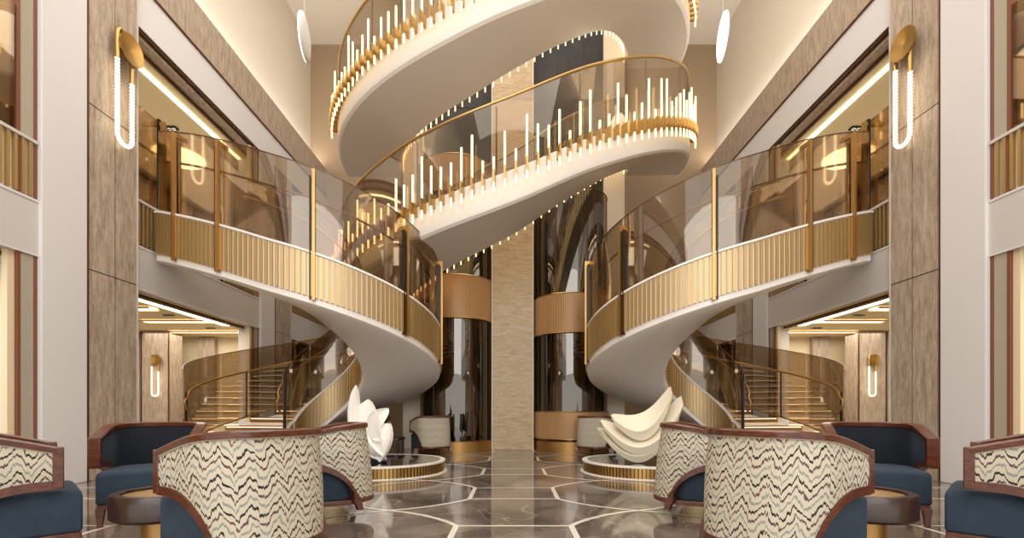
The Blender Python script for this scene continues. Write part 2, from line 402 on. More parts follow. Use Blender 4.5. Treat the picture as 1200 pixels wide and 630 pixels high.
# ground-floor art and cabinet at the extreme sides
for s in (-1, 1):
    w = side[s]
    t = thing('wall_art', 'dark round ring wall art with orange centre at the %s edge' % w, 'wall art', None, (s*10.36, 9.78, 1.82), s*PI/2)
    # ring facing the atrium
    t.rotation_euler = (0, 0, 0)
    MB().lathe([(.2, -.02*s), (.37, -.03*s), (.39, 0), (.2, 0)], 0, 0, 40, 'x').build('ring', 'art_ring', t, smooth=50)
    MB().lathe([(.0, -.03*s), (.2, -.02*s), (.2, 0)], 0, 0, 32, 'x').build('disc', 'art_orange', t, smooth=50)
    t = thing('sideboard', 'tan sideboard with arched fronts under the round art on the %s' % w, 'cabinet', None, (s*10.1, 9.75, 0))
    MB().box(-.25, .25, -.9, .9, .05, 1.2).build('body', 'cabinet_tan', t, bevel=.01)
    MB().box(-.28, .28, -.95, .95, 1.2, 1.25).build('top', 'dark_walnut', t, bevel=.005)
    for k in range(3):
        m = MB(); pts = []
        cy = -.55+.55*k
        arc = [(cy-.18, .2)]+[(cy-.18*math.cos(a*PI/10), .75+.18*math.sin(a*PI/10)) for a in range(11)]+[(cy+.18, .2)]
        m.sweep([[(-s*.25, y, z) for y, z in arc], [(-s*.27, y, z) for y, z in arc]]); m.build('arched_front', 'bronze', t)
# ------------------------------------------------------------------ loop sconces
def sconce(name, label, loc, face, sc=1.0, group=None):
    """loop wall light; local x = along wall, y = out from wall (negative out)"""
    r = thing(name, label, 'wall lamp', group, loc, face); r.scale = (sc, sc, sc)
    hw = .135; top = 1.83; r0 = hw
    # long arm (x=-hw) gold from z 1.25..1.83, short arm (x=+hw) gold from 1.1..1.4
    g = MB()
    hook = [(-hw, -.1, 1.33)]+[(-hw, -.1, 1.72)]+[(-hw+.06*(1-math.cos(a)), -.1, 1.72+.09*math.sin(a)) for a in (PI/6, PI/3, PI/2, 2*PI/3, PI*.85)]
    g.tube(hook, .034, 10)
    g.build('long_arm', 'gold', r, smooth=50)
    g = MB(); g.tube([(hw, -.1, 1.12), (hw, -.1, 1.5)], .034, 10); g.build('short_arm', 'gold', r, smooth=50)
    d = MB(); d.lathe([(0, .0), (.19, .0), (.22, -.03), (.225, -.06), (.2, -.055), (.12, -.03), (0, -.02)], hw-.07, -.105, 36, 'y', 1.6)
    d.build('disc', 'gold', r, smooth=40)
    b = MB(); b.tube([(hw-.07, 0, 1.6), (hw-.07, -.12, 1.6)], .05, 12); b.build('bracket', 'dark_gold', r, smooth=50)
    # beaded glowing loop
    pts = [(-hw, -.1, 1.33-i*.052) for i in range(22)]
    zb = pts[-1][2]
    pts += [(-hw*math.cos(a), -.1, zb-hw*math.sin(a)) for a in [PI*k/9 for k in range(1, 9)]]
    pts += [(hw, -.1, zb+i*.052) for i in range(18)]
    bd = MB(); secs = []
    lp = MB()
    for p in pts:
        lp.lathe([(.001, p[2]-.03), (.02, p[2]-.021), (.034, p[2]), (.02, p[2]+.021), (.001, p[2]+.03)], p[0], p[1], 10)
    lp.build('beaded_loop', 'bead_glow', r, smooth=60)
    return r
for s in (-1, 1):
    # wall face x = s*6.02 ; faces atrium
    sconce('wall_sconce', 'large gold loop sconce with glowing beads on the front %s pillar' % side[s], (s*(XW-.03), 7.08, 4.93), s*PI/2*-1, 1.0)
    sconce('wall_sconce', 'small glowing loop sconce on the travertine column in the %s lounge' % side[s], (s*8.9, 11.6, 1.3), 0, .6)
# oval hanging discs
for s in (-1, 1):
    t = thing('pendant_disc', 'white glowing oval disc hanging high by the %s cove wall' % side[s], 'pendant lamp', None, (s*3.6, 8, 7.42), 0)
    t.rotation_euler = (0, 0, -s*math.radians(10))
    prof = [(0.001, -.05), (.24, -.045), (.35, -.02), (.36, 0)]
    MB().lathe(prof, 0, 0, 40, 'x').build('diffuser', 'disc_glow', t, smooth=60)
    MB().lathe([(.36, 0), (.35, .02), (.24, .05), (.001, .06)], 0, 0, 40, 'x').build('back_shell', 'white_paint', t, smooth=60)
    MB().tube([(0, 0, .36), (0, 0, 5.36)], .006, 6).build('cable', 'greige', t)
# ------------------------------------------------------------------ central lift core
core = thing('lift_core', 'dark panelled lift shaft behind the travertine column', 'lift shaft', None, (0, 12.6, 0))
m = MB(); m.box(-2.42, 2.42, 0, 1.5, 0, 12.78); m.build('panelling', 'shaft_panel', core)
m = MB()
for x in (-1.9, -1.2, 1.2, 1.5, 1.9):
    m.box(x-.01, x+.01, -.01, 0, 0, 12.78)
for z in (3, 6.2, 9.2): m.box(-2.42, 2.42, -.01, 0, z, z+.015)
m.build('panel_joint', 'dark_metal', core)
for s in (-1, 1): MB().box(s*2.42, s*2.98, -.1, 1.5, 0, 12.78).build('side_pier', 'cream_wall', core)
t = thing('stone_column', 'tall pale travertine column rising between the two glass lifts', 'column', None, (-.03, 12.25, 0))
MB().box(-.53, .53, -.4, .34, 0, 12.78).build('shaft', 'travertine_warm', t, bevel=.01)
m = MB(); m.box(-.535, -.515, -.41, -.39, 0, 12.78); m.box(.515, .535, -.41, -.39, 0, 12.78); m.build('edge_trim', 'warm_white', t)
def lift(s, top, bands, label):
    r = thing('glass_lift', label, 'lift', None, (s*1.5, 12.2, 0))
    R = .93
    arc = [(-math.cos(PI*k/36), -math.sin(PI*k/36)) for k in range(37)]
    m = MB(); m.sweep([[((R-.02)*x, (R-.02)*y, 0), ((R+.06)*x, (R+.06)*y, 0), ((R+.06)*x, (R+.06)*y, .24), ((R+.02)*x, (R+.02)*y, .26), ((R-.02)*x, (R-.02)*y, .26)] for x, y in arc]); m.build('base', 'gold_satin', r, smooth=40)
    m = MB(); m.strip([(R*x, R*y, .26) for x, y in arc], [(R*x, R*y, top) for x, y in arc]); m.build('glass_shaft', 'lift_glass', r, smooth=60)
    m = MB()
    for k in (4, 12, 24, 32): x, y = arc[k]; m.tube([(x*R, y*R, .26), (x*R, y*R, top)], .012, 6)
    m.build('mullion', 'bronze', r)
    m = MB(); m.tube([(R*x, R*y, top) for x, y in arc], .015, 6); m.build('top_rim', 'bronze', r)
    for z0, z1 in bands:
        m = MB(); n = 72
        for k in range(n):
            a = PI*(k+.5)/n; c, d = -math.cos(a), -math.sin(a); t_ = Vector((-d, c)).normalized()*.014
            rr = R+.045
            m.add([(c*rr-t_.x, d*rr-t_.y, z0), (c*rr+t_.x, d*rr+t_.y, z0), (c*(rr-.03)+t_.x, d*(rr-.03)+t_.y, z0), (c*(rr-.03)-t_.x, d*(rr-.03)-t_.y, z0),
                   (c*rr-t_.x, d*rr-t_.y, z1), (c*rr+t_.x, d*rr+t_.y, z1), (c*(rr-.03)+t_.x, d*(rr-.03)+t_.y, z1), (c*(rr-.03)-t_.x, d*(rr-.03)-t_.y, z1)],
                  [(0,1,2,3),(4,5,6,7),(0,1,5,4),(1,2,6,5),(2,3,7,6),(3,0,4,7)])
        m.build('slatted_band', 'tan_slat', r)
        m = MB(); m.strip([((R+.012)*x, (R+.012)*y, z0) for x, y in arc], [((R+.012)*x, (R+.012)*y, z1) for x, y in arc]); m.build('band_backing', 'cabinet_tan', r, smooth=60)
        for z in (z0, z1):
            m = MB(); m.tube([((R+.045)*x, (R+.045)*y, z) for x, y in arc], .014, 6); m.build('band_rim', 'gold', r)
    m = MB(); m.box(-.25, .25, .15, .38, .0, top-.2); m.build('mast', 'black_glass', r)
    m = MB()
    for x in (-.5, -.3, .32, .52): m.tube([(x, .1, .1), (x, .1, top-.2)], .03, 8)
    m.build('guide_rail', 'dark_gold', r)
    z = .8
    m = MB()
    while z < 3.2: m.box(-.42, .42, .0, .06, z, z+.03); z += .16
    m.build('cross_brace', 'bronze', r)
    return r
lift(-1, 7.25, [(3.26, 4.3), (6.35, 7.22)], 'glass cylinder lift left of the stone column with a slatted band')
lift(1, 6.45, [(.3, .98), (2.9, 3.86)], 'glass cylinder lift right of the stone column with a low slatted band')
# ------------------------------------------------------------------ curved side stairs
def side_stair(s):
    w = side[s]
    O = Vector((s*3.85, 9.6, 0))
    r = thing('curved_staircase', 'sweeping white curved staircase with gold slats and bronze glass on the %s' % w, 'staircase', None, O)
    Ri, Ro = .7, 2.3
    # path samples: (inner xy, outer xy, normal xy, z)
    def at(t):
        """t = degrees of helix: -44 (start) .. 270 at front; beyond: metres*30"""
        if t <= 270:
            ph = math.radians(180-t)
            n = Vector((math.cos(ph), math.sin(ph)))
            z = .04+.97*t/90
            fl = max(0, min(1, (25-t)/60)); fl = fl*fl*(3-2*fl)
            po = n*(Ro+.15*fl); pi = n*Ri
            if t < 0: pi = n*(Ri+.1*fl)
        else:
            d = (t-270)/30.0; R = 4.0; ang = d/R
            n = Vector((-math.sin(ang), -math.cos(ang)))
            c = Vector((0, 2.5)); po = c+n*(R+.8); pi = c+n*(R-.8)
            z = 2.95+.62*(1-math.exp(-d*.62/.62*.9))*1.0 if False else 2.95+min(.64, .39*d-.02*d*d)
        f = lambda p, zz: Vector((-s*p.x*-1 if False else s*(-1)*(-p.x) , p.y, zz))
        return pi, po, n, z
    # local coordinates mirror: built for left stair (x as is), mirrored for the right
    mx = -s   # left: s=-1 -> 1
    P = lambda p, z, off=0, n=None: (mx*(p.x+(n.x*off if n is not None else 0)), p.y+(n.y*off if n is not None else 0), z)
    Tn = 270+30*1.85
    def rng(a, b, st=4):
        k = max(2, int((b-a)/st)); return [a+(b-a)*i/k for i in range(k+1)]
    # white body: closed section under the treads
    secs = []
    for t in rng(-40, Tn, 4):
        pi, po, n, z = at(t)
        zb = z-.1; zt = z+.45
        zb = max(zb, .0); zt = max(zt, .02)
        q = lambda a, zz: P(pi.lerp(po, a), zz)
        secs.append([q(0, zb+.03), q(.03, zb), q(.97, zb), q(1, zb+.03), q(1, max(z+.02, zb+.04)), q(.985, max(z+.02, zb+.04)), q(.985, zt), q(.015, zt), q(.015, max(z+.02, zb+.04)), q(0, max(z+.02, zb+.04))])
    m = MB().sweep(secs); m.build('soffit', 'stair_white', r, smooth=35)
    # treads and risers
    k = 0; t = -40.0; dt = .17/.97*90
    tr = []
    zt = .17
    while t < Tn-6:
        t2 = min(t+dt+1.5, Tn)
        sA = []
        for tt in rng(t, t2, 4):
            pi, po, n, z = at(tt); q = lambda a, zz: P(pi.lerp(po, a), zz)
            sA.append([q(.01, zt-.17), q(.99, zt-.17), q(.99, zt), q(.01, zt)])
        m = MB().sweep(sA); st = m.build('step', 'gold_satin', r)
        # light line under the nosing
        pi, po, n, z = at(t); d = (at(t)[1]-at(t-2)[1]).normalized()*-.015
        a, b = pi.lerp(po, .04), pi.lerp(po, .96)
        m = MB().sweep([[(mx*(p.x+d.x), p.y+d.y, zt-.035), (mx*(p.x), p.y, zt-.035), (mx*p.x, p.y, zt-.02), (mx*(p.x+d.x), p.y+d.y, zt-.02)] for p in (a, b)])
        m.build('nosing_light', 'soft_strip', st)
        if t < 270:
            zt += .17
            t += dt
        else:
            pass
            t += 30*.43; zt = min(zt+.17, 4.22)
        k += 1
    # slatted bands
    def band(name, a, which, t0, t1, spacing):
        back = MB(); A = []; B = []; Nn = []
        for t in rng(t0, t1, 3):
            pi, po, n, z = at(t); p = (po, pi)[which]; nn = n*(1 if which == 0 else -1)
            A.append(P(p, max(z+.02, 0), .0, nn)); B.append(P(p, z+.72, .0, nn)); Nn.append((mx*nn.x, nn.y, 0))
        back.strip(A, B, .02, Nn); back.build('band_backing', 'warm_white', r, smooth=40)
        sl = MB(); pos = t0; acc = 0
        while pos < t1:
            pi, po, n, z = at(pos); p = (po, pi)[which]; nn = n*(1 if which == 0 else -1)
            pn = at(pos+.5); p2 = (pn[1], pn[0])[which]; ds = (p2-p).length/.5
            tg = (p2-p).normalized(); hw = spacing*.29
            z0 = max(z+.03, .01); z1 = z+.7
            a_ = [p-tg*hw+nn*.008, p+tg*hw+nn*.008, p+tg*hw+nn*.04, p-tg*hw+nn*.04]
            dz = (pn[3]-z)/.5/ds*hw
            zz = [-dz, dz, dz, -dz]
            if z1 > z0+.03:
                sl.add([(mx*q.x, q.y, z0+e) for q, e in zip(a_, zz)]+[(mx*q.x, q.y, z1+e) for q, e in zip(a_, zz)],
                   [(0,1,2,3),(4,5,6,7),(0,1,5,4),(1,2,6,5),(2,3,7,6),(3,0,4,7)])
            pos += spacing/ds
        sl.build('slat_panel', 'gold_paint', r)
        cp = []
        for t in rng(t0, t1, 3):
            pi, po, n, z = at(t); p = (po, pi)[which]; nn = n*(1 if which == 0 else -1)
            cp.append([P(p, z+.715, -.03, nn), P(p, z+.715, .045, nn), P(p, z+.75, .045, nn), P(p, z+.75, -.03, nn)])
        MB().sweep(cp).build('band_cap', 'stair_white', r, smooth=40)
    band('outer', 0, 0, 95, Tn, .082)
    band('inner', 0, 1, -22, Tn, .07)
    # gold edge of the lower outer flight
    m = MB(); m.tube([P(at(t)[1], max(.02, at(t)[3]+.6)) for t in rng(-40, 96, 4)], .022, 6); m.build('edge_strip', 'gold', r, smooth=50)
    # glass
    def gl(t0, t1, which, zb, ztop, mt='bronze_glass'):
        A = []; B = []; Nn = []
        for t in rng(t0, t1, 3):
            pi, po, n, z = at(t); p = (po, pi)[which]
            A.append(P(p, max(z+zb, .05), -.02 if which == 0 else .02, n)); B.append(P(p, z+ztop, -.02 if which == 0 else .02, n)); Nn.append((mx*n.x, n.y, 0))
        m = MB(); m.strip(A, B, .012, Nn); o = m.build('glass_panel', mt, r, smooth=40)
        m = MB(); m.tube(B, .009, 6); m.build('glass_edge', 'bronze', o)
    cuts = [-40, 5, 50, 95, 140, 180, 214, 253, 290, 312, Tn]
    for a, b in zip(cuts, cuts[1:]):
        gl(a, b-.4, 0, .6 if a < 95 else .74, 2.1)
    for a, b in ((-30, 40), (40, 110), (110, 180), (180, 240), (240, 300), (300, Tn)):
        gl(a, b-.5, 1, .74, 1.95)
    # handrails
    for which, off in ((0, -.1), (1, .1)):
        pts = []
        for t in rng(-38, Tn, 4):
            pi, po, n, z = at(t); pts.append(P((po, pi)[which], z+1.62, off, n))
        e = Vector(pts[0]); pts = [tuple(e+Vector((0, .05, -.28))), tuple(e+Vector((0, -.06, -.22))), tuple(e+Vector((0, -.1, -.08)))]+pts
        m = MB(); m.tube(pts, .02, 8); m.build('handrail', 'gold_satin', r, smooth=50)
    # gold posts on the outer edge
    for t, top in ((50, 2.1), (140, 2.1), (180, 2.1), (214, 1.95), (253, 2.05), (290, 2.05), (312, 2.05)):
        pi, po, n, z = at(t); p = po+n*.055; tg = Vector((-n.y, n.x))
        m = MB(); bxp = lambda c, hw, hn, z0, z1: m.add([(mx*(c+tg*a+n*b).x, (c+tg*a+n*b).y, zz) for zz in (z0, z1) for a, b in ((-hw, -hn), (hw, -hn), (hw, hn), (-hw, hn))], [(0,1,2,3),(4,5,6,7),(0,1,5,4),(1,2,6,5),(2,3,7,6),(3,0,4,7)])
        bxp(p, .022, .03, z-.02 if t > 95 else z+.5, z+top)
        post = m.build('post', 'gold_satin', r)
        m = MB(); bxp(po+n*-.03, .02, .11, z+top-.06, z+top); m.build('top_clamp', 'gold_satin', post)
        m = MB(); bxp(po+n*.02-tg*.055, .012, .03, z+.0 if t > 95 else z+.5, z+top-.1); m.build('side_channel', 'dark_metal', post)  # dark metal strip beside the post
    for t in (-30, 20, 65):
        pi, po, n, z = at(t); p = po-n*.06
        m = MB(); m.tube([P(p, max(0, z+.6)), P(p, z+1.62)], .02, 8); m.build('post', 'dark_metal', r)
    for t in (-34, -20):
        pi, po, n, z = at(t)
        m = MB(); m.tube([P(pi, max(0, z+.5)), P(pi, z+1.95)], .02, 8); m.build('post', 'dark_metal', r)
    return r
for s in (-1, 1): side_stair(s)
# gold framed gates at the stair heads
for s in (-1, 1):
    for i, (y, x) in enumerate(((7.95, 5.99), (8.3, 5.99))):
        t = thing('gold_frame', 'upright gold frame at the head of the %s stair, %s' % (side[s], ['by the pillar', 'where the stair meets the gallery'][i]), 'frame', None, (s*x, y, 3.67))
        m = MB(); m.box(-.03, .03, -.03, .03, 0, 2.25); m.build('upright', 'gold', t)
        m = MB(); m.box(0, s*.3, -.025, .025, 2.19, 2.25); m.build('crossbar', 'gold', t)
        m = MB(); m.box(s*.05, s*.09, -.03, .03, 0, 2.3); m.build('dark_channel', 'dark_metal', t)
# added flights imitating the steps reflected in the lower glass
for s in (-1, 1):
    t = thing('reflection_flight', 'added flight imitating reflected steps behind the %s curved stair glass' % side[s], 'staircase', None, (s*7.0, 10.9, 0))
    for k in range(9):
        m = MB(); m.box(-.42, .42, k*.2, 1.78, k*.17, k*.17+.17); st = m.build('step', 'wall_taupe', t)
        MB().box(-.41, .41, k*.2-.012, k*.2, k*.17+.13, k*.17+.15).build('nosing_light', 'soft_strip', st)  # glowing edge imitates the bright nose of a reflected step
# ------------------------------------------------------------------ great ribbon stairs
def ribbon(label, zt, ph0, ph1, rod_seed, glass_h=1.94):
    O = Vector((0, 12.9, 0)); r = thing('ribbon_staircase', label, 'staircase', None, O)
    Ro, Ri = 4.57, 3.02  # ribbon radii, section and centre depth scaled about the camera, baked in as values
    rnd = random.Random(rod_seed)
    def z(ph):
        for (a, za), (b, zb) in zip(zt, zt[1:]):
            if a <= ph <= b:
                i = zt.index((a, za))
                m0 = (zt[i+1][1]-zt[i-1][1])/(zt[i+1][0]-zt[i-1][0]) if i > 0 else (zb-za)/(b-a)
                m1 = (zt[i+2][1]-za)/(zt[i+2][0]-a) if i+2 < len(zt) else (zb-za)/(b-a)
                h = b-a; u = (ph-a)/h
                return (2*u**3-3*u**2+1)*za+(u**3-2*u**2+u)*h*m0+(-2*u**3+3*u**2)*zb+(u**3-u**2)*h*m1
        return zt[-1][1] if ph > zt[-1][0] else zt[0][1]
    def pt(R, ph, zz): a = math.radians(ph); return (R*math.cos(a), R*math.sin(a), zz)
    phs = [ph0+(ph1-ph0)*i/90 for i in range(91)]
    secs = []
    for ph in phs:
        b = z(ph)
        secs.append([pt(Ri+.06, ph, b+.0), pt(Ro-.07, ph, b), pt(Ro-.02, ph, b+.04), pt(Ro, ph, b+.1), pt(Ro, ph, b+.6), pt(Ro-.1, ph, b+.6), pt(Ro-.1, ph, b+.36),
                     pt(Ri+.1, ph, b+.36), pt(Ri+.1, ph, b+.55), pt(Ri, ph, b+.55), pt(Ri, ph, b+.06)])
    MB().sweep(secs).build('body', 'ribbon_white', r, smooth=30)
    for R, hh, mt in ((Ro-.03, glass_h, 'clear_glass'), (Ri+.04, 1.75, 'clear_glass')):
        nrm = [pt(1, ph, 0) for ph in phs]
        MB().strip([pt(R, ph, z(ph)+.58) for ph in phs], [pt(R, ph, z(ph)+hh) for ph in phs], .012, nrm).build('glass_balustrade', mt, r, smooth=40)
        MB().tube([pt(R, ph, z(ph)+hh) for ph in phs], .024, 8).build('top_rail', 'gold', r, smooth=50)
    for ph in [ph0+8+i*20 for i in range(int((ph1-ph0)/20))]:
        MB().tube([pt(Ro-.09, ph, z(ph)+.4), pt(Ro-.09, ph, z(ph)+glass_h-.05)], .016, 6).build('post', 'bronze', r)
    # light tubes
    st = math.degrees(.19/Ro); ph = max(ph0+1, 199); last = .4
    n = 0
    while ph < 342 and n < 98:
        b = z(ph); up = rnd.choice((.15, .22, .3, .4, .5, .6, .75))
        br = MB(); a = math.radians(ph); rad = Vector((math.cos(a), math.sin(a))); tg = Vector((-rad.y, rad.x))
        c0 = rad*(Ro+.0); c1 = rad*(Ro+.19)
        br.add([(c.x+tg.x*e, c.y+tg.y*e, b+zz) for zz in (.42, .64) for c, e in ((c0, -.018), (c1, -.018), (c1, .018), (c0, .018))], [(0,1,2,3),(4,5,6,7),(0,1,5,4),(1,2,6,5),(2,3,7,6),(3,0,4,7)])
        c = rad*(Ro+.13)
        tb = MB(); tb.tube([(c.x, c.y, b+.6), (c.x, c.y, b+.65+up)], .019, 8); tu = tb.build('light_tube', 'tube_glow', r, smooth=50)
        tl = MB(); tl.tube([(c.x, c.y, b+.26), (c.x, c.y, b+.43)], .019, 8); tl.build('tube_tip', 'tube_glow', tu, smooth=50)
        br.build('bracket', 'gold', tu)
        n += 1; ph += st
    # thin short tubes on the inner edge
    ph = ph0+1; n = 0
    while ph < ph1-1 and n < 98:
        b = z(ph); R = Ri-.04
        m = MB(); m.tube([pt(R, ph, b-.02), pt(R, ph, b+.6+rnd.uniform(0, .35))], .014, 6); m.build('inner_light', 'tube_glow', r)
        n += 1; ph += math.degrees(.18/Ri)
    return r
ribbon('middle white ribbon stair edged with gold light tubes, crossing the stone column', [(178, 3.3), (200, 3.5), (225, 3.83), (250, 4.26), (270, 4.73), (290, 5.5), (315, 6.4), (340, 7.15), (358, 7.45)], 178, 358, 3)
ribbon('upper white ribbon stair with gold light tubes, sweeping out of the top', [(182, 7.4), (200, 7.4), (225, 7.42), (250, 7.68), (270, 8.2), (290, 8.9), (315, 9.75), (340, 10.15), (358, 10.4)], 182, 358, 8)
# ------------------------------------------------------------------ pedestals and sculptures
def pedestal(s):
    t = thing('display_pedestal', 'low round pedestal with gold fluted side and dark glossy top on the %s' % side[s], 'pedestal', None, (s*2.2, 7.68, 0))
    R = 1.06
    MB().lathe([(R-.05, 0), (R-.05, .17)], 0, 0, 72).build('drum', 'dark_gold', t, smooth=40)
    m = MB(); n = 120
    for k in range(n):
        a = 2*PI*k/n; c = Vector((math.cos(a), math.sin(a))); g = Vector((-c.y, c.x))*.018
        q = [c*(R-.05)-g, c*(R-.05)+g, c*(R-.015)+g, c*(R-.015)-g]
        m.add([(p.x, p.y, z) for z in (.012, .165) for p in q], [(0,1,2,3),(4,5,6,7),(0,1,5,4),(1,2,6,5),(2,3,7,6),(3,0,4,7)])
    m.build('flutes', 'gold', t)
    MB().lathe([(R-.08, .165), (R, .165), (R, .19), (R-.06, .195), (R-.08, .19)], 0, 0, 72).build('rim', 'stair_white', t, smooth=40)
    MB().lathe([(0.001, .186), (R-.07, .186)], 0, 0, 72).build('top', 'black_glass', t)
    MB().lathe([(R+.03, 0), (R+.03, .012), (R-.05, .014)], 0, 0, 72).build('base_ring', 'stair_white', t)
for s in (-1, 1): pedestal(s)
def leaf(mb, P0, P1, w, sd, bow, cup=0.0, n=16, m=8, sharp=.65, th=.05, p1w=0.0):
    P0, P1, sd, bow = map(Vector, (P0, P1, sd, bow)); up = (P1-P0).cross(sd).normalized()
    top = []; secs = []
    for i in range(n+1):
        u = i/n; c = P0.lerp(P1, u)+bow*math.sin(PI*u); hw = w*(max(math.sin(PI*u), 0)**sharp*(1-p1w)+p1w*u)+.006
        fr = []; bk = []
        for j in range(m+1):
            v = 2*j/m-1; e = c+sd*hw*v+up*(cup*(v*v)*hw/w)
            tk = th*(.35+.65*math.sin(PI*min(max(u, .03), .97)))
            fr.append(e+up*tk/2); bk.append(e-up*tk/2)
        secs.append(fr+bk[::-1])
    mb.sweep(secs)
def part_leaf(t, m, *a, **k):
    b = MB(); leaf(b, *a, **k); return b.build('petal', m, t, smooth=50)
t = thing('petal_sculpture', 'white abstract sculpture of upright pointed petals on the left pedestal', 'sculpture', None, (-2.2, 7.3, .2))
t.scale = (1, 1, 1)
# image scale about 74 px per metre at this depth
part_leaf(t, 'sculpt_white', (.14, .02, .03), (-.26, -.04, 1.2), .13, (.55, .83, 0), (-.16, 0, -.12), .03, sharp=.5, th=.045)
part_leaf(t, 'sculpt_white', (.12, -.02, .02), (-.1, .05, .98), .25, (1, -.25, .12), (-.12, 0, .0), -.06, th=.06)
part_leaf(t, 'sculpt_white', (-.02, .0, .42), (.22, .04, .84), .13, (.75, .3, -.45), (-.06, -.03, .04), -.04, th=.06)
part_leaf(t, 'sculpt_white', (.12, -.06, .0), (.2, .02, .6), .19, (.9, -.4, 0), (.03, -.05, 0), -.05, th=.07, p1w=.45)
part_leaf(t, 'sculpt_white', (.02, -.12, .36), (.28, -.02, .42), .07, (.2, .8, .3), (0, 0, -.05), .0, th=.03, p1w=.6)
part_leaf(t, 'sculpt_white', (.2, -.02, .02), (-.3, .1, .6), .28, (.6, -.7, 0.1), (-.12, 0, -.1), .05, sharp=.6, th=.05)
t = thing('shell_sculpture', 'cream sculpture of nested curved boat shapes on the right pedestal', 'sculpture', None, (1.98, 7.35, .268))
def shell(P0, P1, w, bow, th):
    b = MB(); leaf(b, P0, P1, w, (0.2, .85, .5), bow, .0, n=24, sharp=.55, th=th, p1w=.35); b.build('shell', 'sculpt_cream', t, smooth=50)
shell((-.46, -.1, .64), (.55, .1, 1.04), .33, (.04, 0, -.34), .17)
shell((-.62, -.05, .56), (.72, .1, 0.88), .38, (.02, 0, -.44), .14)
shell((-.62, .0, .42), (.66, .1, .68), .34, (.02, 0, -.42), .12)
shell((-.64, .1, .44), (.6, .2, .52), .28, (.0, 0, -.3), .1)
